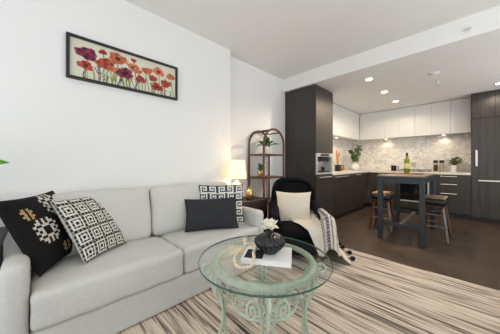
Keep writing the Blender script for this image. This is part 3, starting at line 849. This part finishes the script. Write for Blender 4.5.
def motif_cloth(u, v):
    base = rgb(19, 18, 18)
    for (cu, cv, mot, c) in ((.29, .49, MOT_W, rgb(214, 208, 198)), (.64, .82, MOT_W, rgb(214, 208, 198)), (.80, .24, MOT_W, rgb(214, 208, 198)), (.17, .76, MOT_G, rgb(190, 165, 118)), (.50, .17, MOT_G, rgb(190, 165, 118))):
        n = len(mot); cs = .038 if n > 5 else .030; a = (u - cu) / cs + n / 2; b = (v - cv) / cs + n / 2
        if 0 <= a < n and 0 <= b < n and mot[int(b)][int(a)] == 'x':
            fa, fb = a % 1 - .5, b % 1 - .5
            if abs(abs(fa) - abs(fb)) < .30: return c
    return base
def pil(name, label, bl, right, up, w, h, thick, m, colour=None, n=48, off=0.0, pinch=.06, seed=0):
    r = Vector(right).normalized(); uu = Vector(up).normalized(); nn = r.cross(uu).normalized()
    c = Vector(bl) + r * w / 2 + uu * h / 2 + nn * off
    mt = Matrix.Identity(4)                      # a slumped cushion: its sides are not quite square
    for i, a in enumerate((r, uu, nn)):
        for k in range(3): mt[k][i] = a[k]
    o = pillow_mesh(name, w, h, thick, mt, m, colour, n, pinch, None, seed)
    o.location = c
    return tag(o, label, 'pillow')
pil('cushion', 'black cushion embroidered with pale motifs leaning on the left sofa arm', (-1.70, -.005, .445), (-.86, .51, 0), (-.02, -.36, .92), .47, .48, .14, M['pat'], motif_cloth, 150, .0, seed=1)
pil('cushion', 'black and white cushion of concentric squares in front of the black embroidered one', (-1.71, .20, .447), (-.6, .8, 0), (-.35, -.35, .87), .37, .46, .13, M['pat'], diamond_cloth, 150, .0, seed=2)
pil('cushion', 'plain charcoal oblong cushion in front of the key-patterned one', (-1.85, .955, .447), (.48, .87, 0), (-.32, .15, .94), .515, .31, .12, M['charcoal'], None, 40, .0, seed=3)
pil('cushion', 'white cushion with dark Greek key pattern behind the charcoal one', (-1.935, 1.155, .445), (.53, .85, 0), (-.12, .06, .98), .475, .42, .10, M['pat'], key_cloth, 160, .0, seed=4)

# ------------------------------------------------------------------ black plant stand left of the sofa
t = thing('side_table', 'black side table at the left end of the sofa', 'side table', (-1.97, -.40, 0))
obj('tabletop', B(-.26, .27, -.24, .24, .615, .655, .004, 1), M['black_paint'], t)
for sx in (-1, 1):
    for sy in (-1, 1): obj('leg', B(sx * .22 - .018, sx * .22 + .018, sy * .2 - .018, sy * .2 + .018, 0.001, .614), M['black_paint'], t)
obj('shelf', B(-.2, .2, -.18, .18, .25, .27), M['black_paint'], t)
t = thing('potted_plant', 'broad-leaved green plant at the left edge of the picture', 'plant', (-1.95, -.42, .656))
obj('pot', lathe(BM(), [(.07, 0), (.08, .01), (.10, .15), (.09, .15), (.085, .13)], 28), M['black_ceramic'], t, 50)
obj('soil', lathe(BM(), [(.083, .126), (.083, .134)], 24), M['soil'], t)
bl, bs = BM(), BM()
for k, (az, el, L) in enumerate(((70, 72, .30), (20, 66, .3), (260, 60, .28), (300, 55, .28), (-20, 58, .3), (100, 84, .32), (330, 72, .3))):
    a, e = radians(az), radians(el); d = Vector((cos(a) * cos(e), sin(a) * cos(e), sin(e)))
    p = Vector((0, 0, .135)) + d * .3; tube(bs, [(0, 0, .135), d * .16 + Vector((0, 0, .15)), p], .004, 6)
    leaf(bl, p, Vector((d.x, d.y, d.z * .35)), L * .72, .085, .25, up=(.8, -.3, .5))
tube(bs, smooth_path([(0, 0, .135), (.0, .03, .30), (-.005, .07, .44)], 5), .004, 6)
leaf(bl, (-.005, .07, .44), (.03, 1, .03), .215, .088, .05, up=(.75, -.1, .6))
obj('stems', bs, M['stem'], t, 180); solid(obj('foliage', bl, M['leaf_bright'], t, 180))

# ------------------------------------------------------------------ bedside-style table, lamp and lantern
t = thing('drawer_table', 'dark wooden drawer table between sofa and arched shelf', 'side table', (0, 0, 0))
bm = BM(); box(bm, -2.265, -1.955, 1.745, 2.235, .12, .585); obj('carcass', bm, M['dark_wood'], t)
obj('tabletop', B(-2.272, -1.94, 1.735, 2.245, .586, .606, .003, 1), M['dark_wood'], t)
for x in (-2.25, -1.99):
    for y in (1.76, 2.19): obj('leg', B(x, x + .03, y, y + .03, 0.001, .1195), M['dark_wood'], t)
for z0, z1 in ((.37, .575), (.13, .36)):
    d = obj('drawer', B(-1.9545, -1.942, 1.755, 2.225, z0, z1, .002, 1), M['dark_wood'], t)
    obj('knob', lathe(BM(), [(.006, 0), (.006, .012), (.013, .016), (.010, .026)], 14, Matrix.Translation((-1.9418, 1.99, (z0 + z1) / 2)) @ Matrix.Rotation(radians(90), 4, 'Y')), M['brass'], d, 50)
LX, LY = -2.145, 1.845
t = thing('table_lamp', 'lit white table lamp with cream shade in the corner behind the sofa', 'lamp', (LX, LY, .6065))
obj('base', lathe(BM(), [(.06, 0), (.062, .012), (.045, .03), (.075, .075), (.092, .13), (.085, .175), (.05, .215), (.026, .235), (.020, .26)], 32), M['ceramic'], t, 60)
obj('stem', lathe(BM(), [(.008, .2605), (.008, .36)], 14), M['brass'], t, 50)
bm = BM(); prof = [(.128, .285), (.102, .523), (.100, .523), (.126, .285)]
rings = []
for r, z in prof: rings.append([bm.verts.new((r * cos(2 * pi * i / 40), r * sin(2 * pi * i / 40), z)) for i in range(40)])
for a, b in ((0, 1), (1, 2), (2, 3), (3, 0)):
    for i in range(40):
        j = (i + 1) % 40; bm.faces.new((rings[a][i], rings[a][j], rings[b][j], rings[b][i]))
obj('lamp_shade', bm, M['shade'], t, 40)
bm = BM(); ball(bm, Vector((0, 0, .385)), .024, 1, 1, 1.15); obj('bulb', bm, emit_mat('lamp_bulb', (1, .72, .4), 6.0), t, 180)
l = bpy.data.lights.new('lamp_glow', 'POINT'); l.energy = 3.6; l.color = (1, .66, .34); l.shadow_soft_size = .04
lo = bpy.data.objects.new('lamp_glow', l); C.objects.link(lo); lo.parent = t; lo.location = (0, 0, .36)
t = thing('lantern', 'small brass and glass lantern on the drawer table beside the lamp', 'lantern', (-2.05, 1.985, .6065))
obj('base', lathe(BM(), [(.048, 0), (.05, .006), (.05, .02), (.04, .028)], 20), M['dark_wood'], t, 50)
obj('dome', lathe(BM(), [(.038, .0285), (.05, .065), (.044, .11), (.020, .138), (.006, .143)], 20), M['brass'], t, 60)
obj('ring', T([(0, .014 * cos(a), .157 + .014 * sin(a)) for a in [2 * pi * k / 16 for k in range(16)]], .003, 6, True), M['brass'], t, 180)

# ------------------------------------------------------------------ arched cane shelf
t = thing('arched_shelf', 'tall arched brown cane shelf between lamp and armchair', 'shelf', (0, 0, 0))
AX0, AX1, AY0, AY1 = -2.375, -2.07, 2.29, 2.757
def arch(x):
    rr = (AY1 - AY0) / 2; zc = 1.60 - rr
    pts = [(x, AY0, 0.002), (x, AY0, .4), (x, AY0, .8), (x, AY0, zc)]
    pts += [(x, (AY0 + AY1) / 2 - rr * cos(a), zc + rr * sin(a)) for a in [pi * k / 18 for k in range(1, 18)]]
    pts += [(x, AY1, zc), (x, AY1, .8), (x, AY1, .4), (x, AY1, 0.002)]
    return pts
for x in (AX1, AX0): obj('arch_frame', T(arch(x), .0165, 12), M['rattan'], t, 180)
for z in (.16, .505, .87, 1.215):
    obj('shelf_board', B(AX0 + .017, AX1 - .017, AY0 + .002, AY1 - .002, z - .011, z + .011, .003, 1), M['rattan'], t)
    for x in (AX0, AX1): obj('shelf_rail', T([(x, AY0 + .012, z), (x, AY1 - .012, z)], .012, 8), M['rattan'], t, 180)
rr = (AY1 - AY0) / 2; zc = 1.60 - rr
for a in (55, 90, 125):
    y = (AY0 + AY1) / 2 - rr * cos(radians(a)); z = zc + rr * sin(radians(a))
    obj('top_rung', T([(AX0 + .012, y, z), (AX1 - .012, y, z)], .010, 8), M['rattan'], t, 180)
t = thing('potted_plant', 'leafy green plant in a white pot on the top shelf of the arched shelf', 'plant', (-2.21, 2.50, 1.2265))
obj('pot', lathe(BM(), [(.05, 0), (.052, .004), (.056, .115), (.050, .115), (.048, .10)], 26), M['ceramic'], t, 50)
obj('soil', lathe(BM(), [(.047, .096), (.047, .104)], 20), M['soil'], t)
foliage(t, 22, (0, 0, .105), .11, .15, .075, 'leaf', .45, (15, 75), seed=9)
t = thing('potted_plant', 'small green plant in a brass pot on the middle of the arched shelf', 'plant', (-2.22, 2.385, .8815))
obj('pot', lathe(BM(), [(.04, 0), (.05, .02), (.052, .085), (.046, .085), (.044, .07)], 26), M['brass'], t, 50)
obj('soil', lathe(BM(), [(.043, .066), (.043, .074)], 20), M['soil'], t)
foliage(t, 26, (0, 0, .075), .09, .075, .032, 'leaf', .3, (20, 85), seed=12)

# ------------------------------------------------------------------ armchair (local: faces -Y, +X is its left hand side seen from the front right)
CHP, CHR = (-1.54, 2.31, RZ + .001), radians(41.3)
t = thing('armchair', 'black upholstered wing armchair on the far corner of the rug', 'armchair', CHP, CHR)
obj('base', RB(.56, .62, .19, .03, 10, (0, 0, 0), (0, -.04, .14)), M['velvet'], t, 180)
obj('seat_cushion', RB(.46, .56, .10, .04, 14, (0, .01, .015), (0, -.09, .287), .003, 8), M['velvet'], t, 180)
Rb = Matrix.Translation((0, .27, .25)) @ Matrix.Rotation(radians(-11), 4, 'X')
def back_round(co):
    # round off the upper corners of the backrest
    return co
obj('backrest', RB(.47, .11, .56, .05, 16, (0, .02, 0), (0, 0, .29), mtx=Rb), M['velvet'], t, 180)
rim = [(-.262, -.03, .06), (-.268, -.03, .22), (-.268, -.025, .38), (-.245, -.012, .50), (-.185, 0, .572), (-.09, 0, .598), (0, 0, .603), (.09, 0, .598), (.185, 0, .572), (.245, -.012, .50), (.268, -.025, .38), (.268, -.03, .22), (.262, -.03, .06)]
rim = [Rb @ Vector(p) for p in rim]
obj('wing', tube(BM(), smooth_path(rim, 6), .038, 14, up=(0, 1, 0), flat=(1, 2.3)), M['velvet'], t, 180)
for s in (-1, 1):
    bm = BM()
    pa = smooth_path([(s * .268, .24, .52), (s * .272, .10, .49), (s * .275, -.08, .455), (s * .275, -.24, .44), (s * .272, -.36, .425)], 6)
    nn = len(pa)
    tube(bm, pa, [.062 * (1 if k < nn - 3 else (.96, .8, .45)[k - nn + 3]) for k in range(nn)], 16)
    rbox(bm, .085, .58, .29, .03, 8, (0, 0, 0), (s * .275, -.07, .275))
    obj('arm', bm, M['velvet'], t, 180)
for sx in (-1, 1):
    for sy in (-1, 1): obj('leg', T([(sx * .24, sy * .27 - .04, .135), (sx * .25, sy * .275 - .04, 0.002)], [.022, .014], 10), M['black_paint'], t, 40)
CM = Matrix.Translation(CHP) @ Matrix.Rotation(CHR, 4, 'Z')
o = pillow_mesh('cushion', .46, .42, .12, Matrix.Identity(4), M['cream_knit'], None, 40, .10, None, 6)
o.matrix_world = CM @ frame_matrix(Vector((-.025, .06, .50)), (1, .0, -.02), (.03, .30, 1))
tag(o, 'cream textured cushion on the black armchair', 'pillow')

# throw over the right arm: cross-section from the seat over the arm to the floor, then down the front
def throw():
    sec = [(-.14, .358), (-.05, .362), (.06, .36), (.14, .362), (.19, .40), (.215, .455), (.25, .508), (.295, .512), (.340, .475), (.352, .40), (.362, .31), (.385, .20), (.425, .09), (.49, .022), (.53, .012)]
    path = smooth_path([(x, 0, z) for x, z in sec], 6); nu = len(path)
    nv = 60; bm = BM(); g = []; cols = []
    A = [0.0]
    for i in range(1, nu): A.append(A[-1] + (path[i] - path[i - 1]).length)
    def along(d):
        for i in range(1, nu):
            if A[i] >= d or i == nu - 1:
                t = (d - A[i - 1]) / (A[i] - A[i - 1] + 1e-9); return path[i - 1].lerp(path[i], min(1, max(0, t)))
    nA = 110
    STR = ((.385, .398, (52, 52, 58)), (.410, .422, (52, 52, 58)), (.440, .446, (150, 128, 116)), (.460, .495, (66, 70, 80)), (.515, .527, (58, 56, 60)), (.57, .576, (160, 140, 124)), (.60, .612, (74, 74, 80)), (.66, .67, (90, 86, 88)), (.73, .74, (90, 86, 88)))
    for i in range(nA + 1):
        row = []
        for j in range(nv + 1):
            w = j / nv
            a0 = .0 + .30 * w                        # the left hem slants towards the arm
            a = a0 + (A[-1] - a0) * i / nA
            p = along(a); x0, z0 = p.x, p.z
            hang = max(0.0, min(.34, z0 - .10)); rear = .14; flat_len = rear + .412
            s = w * (flat_len + hang)
            fold = .010 * sin(a * 24 + s * 3) + .008 * mnoise.noise(Vector((a * 6, s * 6, 1)))
            if s < flat_len:
                y = rear - s; z = z0; x = x0
                if x0 < .2: z += abs(fold) * .8
                else: x += abs(fold) * .8
            else:
                q = s - flat_len; y = -.412 - min(.03, q * .5) - abs(fold) * min(1, q * 6) - .06 * q; x = x0 + .06 * q
                z = max(.012, z0 - max(0, q - .008))
            row.append(bm.verts.new((x, y, z)))
            c = (221, 214, 203)
            for lo_, hi_, cc in STR:
                if lo_ <= a <= hi_: c = cc
            if .46 <= a <= .495 and int(s * 60) % 2: c = (150, 150, 152)
            cols.append(rgb(*c))
        g.append(row)
    nu = nA + 1
    for i in range(nu - 1):
        for j in range(nv): bm.faces.new((g[i][j], g[i + 1][j], g[i + 1][j + 1], g[i][j + 1]))
    root = thing('throw_blanket', 'cream throw with dark stripes draped over the right arm of the black armchair', 'blanket', CHP, CHR)
    o = obj('cloth', bm, M['pat'], root, 180)
    at = o.data.color_attributes.new('Pattern', 'FLOAT_COLOR', 'POINT')
    for k, c in enumerate(cols): at.data[k].color = (*c, 1)
    md = o.modifiers.new('thickness', 'SOLIDIFY'); md.thickness = .005; md.offset = 1
    for (x, y) in ((.575, .02), (.60, -.14), (.575, -.30), (.57, .14)):
        b2 = BM(); ball(b2, Vector((x, y, .024)), .023, 1.25, 1, 1); tube(b2, [(x - .05, y, .016), (x - .02, y, .022)], .006, 6)
        obj('pompom', b2, M['pompom'], root, 180)
throw()

# ------------------------------------------------------------------ coffee table
CT = Vector((-.868, .963, RZ + .001)); CTR = radians(45.8)
GT = .530 - RZ - .001
t = thing('coffee_table', 'round glass coffee table on mint green scrolled iron legs', 'coffee table', CT, CTR)
def ringdisc(R, z0, z1, bev=.004):
    return lathe(BM(), [(R - bev, z0), (R, z0 + bev), (R, z1 - bev), (R - bev, z1)], 96)
o = obj('glass_top', ringdisc(.384, GT - .012, GT), M['table_glass'], t, 40)
bm = BM(); n = 96
a0 = [[bm.verts.new((R * cos(2 * pi * i / n), R * sin(2 * pi * i / n), z)) for i in range(n)] for R, z in ((.3842, GT - .0115), (.3865, GT - .006), (.3842, GT - .0005), (.3825, GT - .006))]
for k in range(4):
    for i in range(n): bm.faces.new((a0[k][i], a0[k][(i + 1) % n], a0[(k + 1) % 4][(i + 1) % n], a0[(k + 1) % 4][i]))
obj('glass_edge', bm, M['glass_rim'], t, 180)
zr = GT - .0125
bm = BM(); a0 = [[bm.verts.new((R * cos(2 * pi * i / n), R * sin(2 * pi * i / n), z)) for i in range(n)] for R, z in ((.268, zr - .02), (.303, zr - .026), (.307, zr - .012), (.299, zr), (.274, zr), (.265, zr - .010))]
for k in range(6):
    for i in range(n): bm.faces.new((a0[k][i], a0[k][(i + 1) % n], a0[(k + 1) % 6][(i + 1) % n], a0[(k + 1) % 6][i]))
obj('table_ring', bm, M['mint'], t, 60)
def spiral(c, e1, e2, r0, turns, a_start, shrink=.18, n=36):
    c, e1, e2 = Vector(c), Vector(e1), Vector(e2); out = []
    for k in range(n + 1):
        s = k / n; a = a_start + turns * 2 * pi * s; r = r0 * (1 - s * (1 - shrink))
        out.append(c + e1 * (r * cos(a)) + e2 * (r * sin(a)))
    return out
R8 = .0085; ZS = 1.108; zo = zr / ZS
for k in range(4):
    a = k * pi / 2; er = Vector((cos(a), sin(a), 0)); et = Vector((-sin(a), cos(a), 0)); ez = Vector((0, 0, 1))
    P = lambda r, z, q=0: er * r * .918 + ez * z * ZS + et * q
    bm = BM()
    # outer rod: small volute under the glass rim, then an S sweep to the foot
    vol = spiral(P(.372, zo - .060), er, ez, .036, -1.2, radians(160), .3)
    tube(bm, list(reversed(vol)) + smooth_path([P(.336, zo - .075), P(.345, .335), P(.326, .27), P(.285, .21), P(.262, .15), P(.268, .09), P(.30, .035), P(.325, .006)], 6), R8, 8)
    # inner rod joining it at the waist
    tube(bm, smooth_path([P(.31, zo - .026), P(.265, .37), P(.240, .30), P(.243, .24), P(.262, .17), P(.252, .10), P(.262, .03), P(.27, .006)], 6), R8, 8)
    # cross binding and a scroll pad under the foot
    tube(bm, [P(.25, .165), P(.28, .165)], .014, 8)
    obj('leg', bm, M['mint'], t, 180)
    for s in (-1, 1):
        # hanging volutes on either side of the leg
        bm = BM()
        sp = spiral(P(.30, .335, s * .075), et * s, ez * 1.75, .034, -1.55, radians(175), .2)
        tube(bm, smooth_path([P(.305, .02, s * .016), P(.27, .12, s * .018), P(.27, .21, s * .022), P(.295, .29, s * .032)], 6)[:-1] + sp, .0075, 8)
        obj('scroll', bm, M['mint'], t, 180)
# basket ring with flat scrolls
HB = .262
bm = BM(); tube(bm, [(.19 * cos(2 * pi * i / 60), .19 * sin(2 * pi * i / 60), HB) for i in range(60)], .0095, 8, True); obj('basket_ring', bm, M['mint'], t, 180)
obj('basket_hub', tube(BM(), [(.07 * cos(2 * pi * i / 40), .07 * sin(2 * pi * i / 40), HB) for i in range(40)], .007, 8, True), M['mint'], t, 180)
for k in range(4):
    a = pi / 4 + k * pi / 2; obj('basket_spoke', T([(.07 * cos(a), .07 * sin(a), HB), (.19 * cos(a), .19 * sin(a), HB)], .006, 6), M['mint'], t, 180)
    a = k * pi / 2; obj('basket_bracket', T([(.19 * cos(a), .19 * sin(a), HB), (.228 * cos(a), .228 * sin(a), HB + .005)], .007, 6), M['mint'], t, 180)
for k in range(8):
    a = 2 * pi * (k + .5) / 8; c = Vector((.131 * cos(a), .131 * sin(a), HB + .012))
    e1 = Vector((cos(a), sin(a), 0)); e2 = Vector((-sin(a), cos(a), 0)) * (1 if k % 2 else -1)
    obj('basket_scroll', T(spiral(c, e1, e2, .053, 1.7, 0, .22), .0065, 8), M['mint'], t, 180)

# things on the coffee table
TZ = .5315; K = .918
bk = thing('book', 'large white coffee table book under the black ribbed vase', 'book', (-.838, .962, TZ), math.atan2(.56, .83))
obj('pages', B(-.131, .134, -.099, .099, .003, .025), M['paper'], bk)
bm = BM(); box(bm, -.138, .138, -.105, .105, 0, .0028); box(bm, -.138, .138, -.105, .105, .0252, .028); box(bm, -.138, -.1315, -.105, .105, .0028, .0252)
obj('cover', bm, M['soft_white_plastic'], bk)
obj('cover_print', B(-.125, -.02, -.09, .03, .0281, .0284), M['charcoal'], bk)
VP = Vector((-.833, .974, TZ + .0288))
t = thing('vase', 'squat black ribbed vase holding a single white flower', 'vase', VP)
obj('bowl', lathe(BM(), [(r_ * K, z_ * K) for r_, z_ in [(.04, 0), (.046, .006), (.080, .040), (.096, .066), (.092, .088), (.062, .112), (.030, .124), (.022, .128), (.024, .138), (.017, .138), (.016, .125)]], 120, None, 18, .06), M['black_ceramic'], t, 180)
bs = T([(0, 0, .10), (.002, .0, .143)], .004, 8)
fl = thing('flower', 'cream white rose in the black ribbed vase', 'flower', VP + Vector((0, 0, 0)))
obj('stem', bs, M['stem'], fl, 180)
bl = BM(); rnd = random.Random(4)
for ringi, (nl, el, ln, wd) in enumerate(((3, 82, .045, .034), (5, 62, .052, .046), (6, 38, .056, .052), (6, 14, .05, .05))):
    for k in range(nl):
        a = 2 * pi * (k + .5 * (ringi % 2)) / nl + rnd.uniform(-.15, .15); e = radians(el)
        leaf(bl, (.003 * cos(a), .003 * sin(a), .141), (cos(a) * cos(e), sin(a) * cos(e), sin(e)), ln * 1.08, wd * 1.08, -.15 + .25 * (ringi == 3), cup=.55)
solid(obj('petals', bl, M['petal'], fl, 180), .0015)
# bead garland
RT = Vector((.697, .717, 0)); FW = Vector((-.717, .697, 0))
def px2(px, py, z):
    tt = (1.09 - z) / ((py - 163) / 215); a = (px - 250) / 215
    return Vector((tt * (-.717 + .697 * a), tt * (.697 + .717 * a), z))
garland = [(257, 249), (250.5, 247.5), (243.5, 249), (237, 253.5), (234.5, 259), (235.5, 264.5), (240, 267), (246, 267.2), (251.5, 265.8), (254, 262), (253.5, 257.5), (256, 252.8)]
loop = []
for px, py in garland:
    p = px2(px, py, TZ + .011); loop.append(p)
def lift(p):
    q = bk.matrix_basis.inverted() @ p if False else None
    c = Vector((-.838, .962, 0)); r = math.atan2(.56, .83); d = p - c
    lx = d.x * cos(r) + d.y * sin(r); ly = -d.x * sin(r) + d.y * cos(r)
    inside = max(abs(lx) - .138, abs(ly) - .105)
    return inside
dense = smooth_path(loop, 24, True)
t = thing('bead_garland', 'pale wooden bead garland lying across the book on the glass table', 'beads', (0, 0, 0), 0)
acc = 0; beads = [dense[0]]
for p in dense[1:]:
    if (p - beads[-1]).length > .0178: beads.append(p)
def bead_pos(p):
    i = lift(p); z = TZ + .0102
    if i < .012: z = TZ + .0382
    elif i < .035: z = TZ + .0102 + .028 * (.035 - i) / .023
    return Vector((p.x, p.y, z))
bp = [bead_pos(p) for p in beads]
obj('string', T(smooth_path(bp, 3, True), .0018, 6, True), M['utensil'], t, 180)
for p in bp:
    bm = BM(); ball(bm, p, .0092); obj('bead', bm, M['bead'], t, 180)
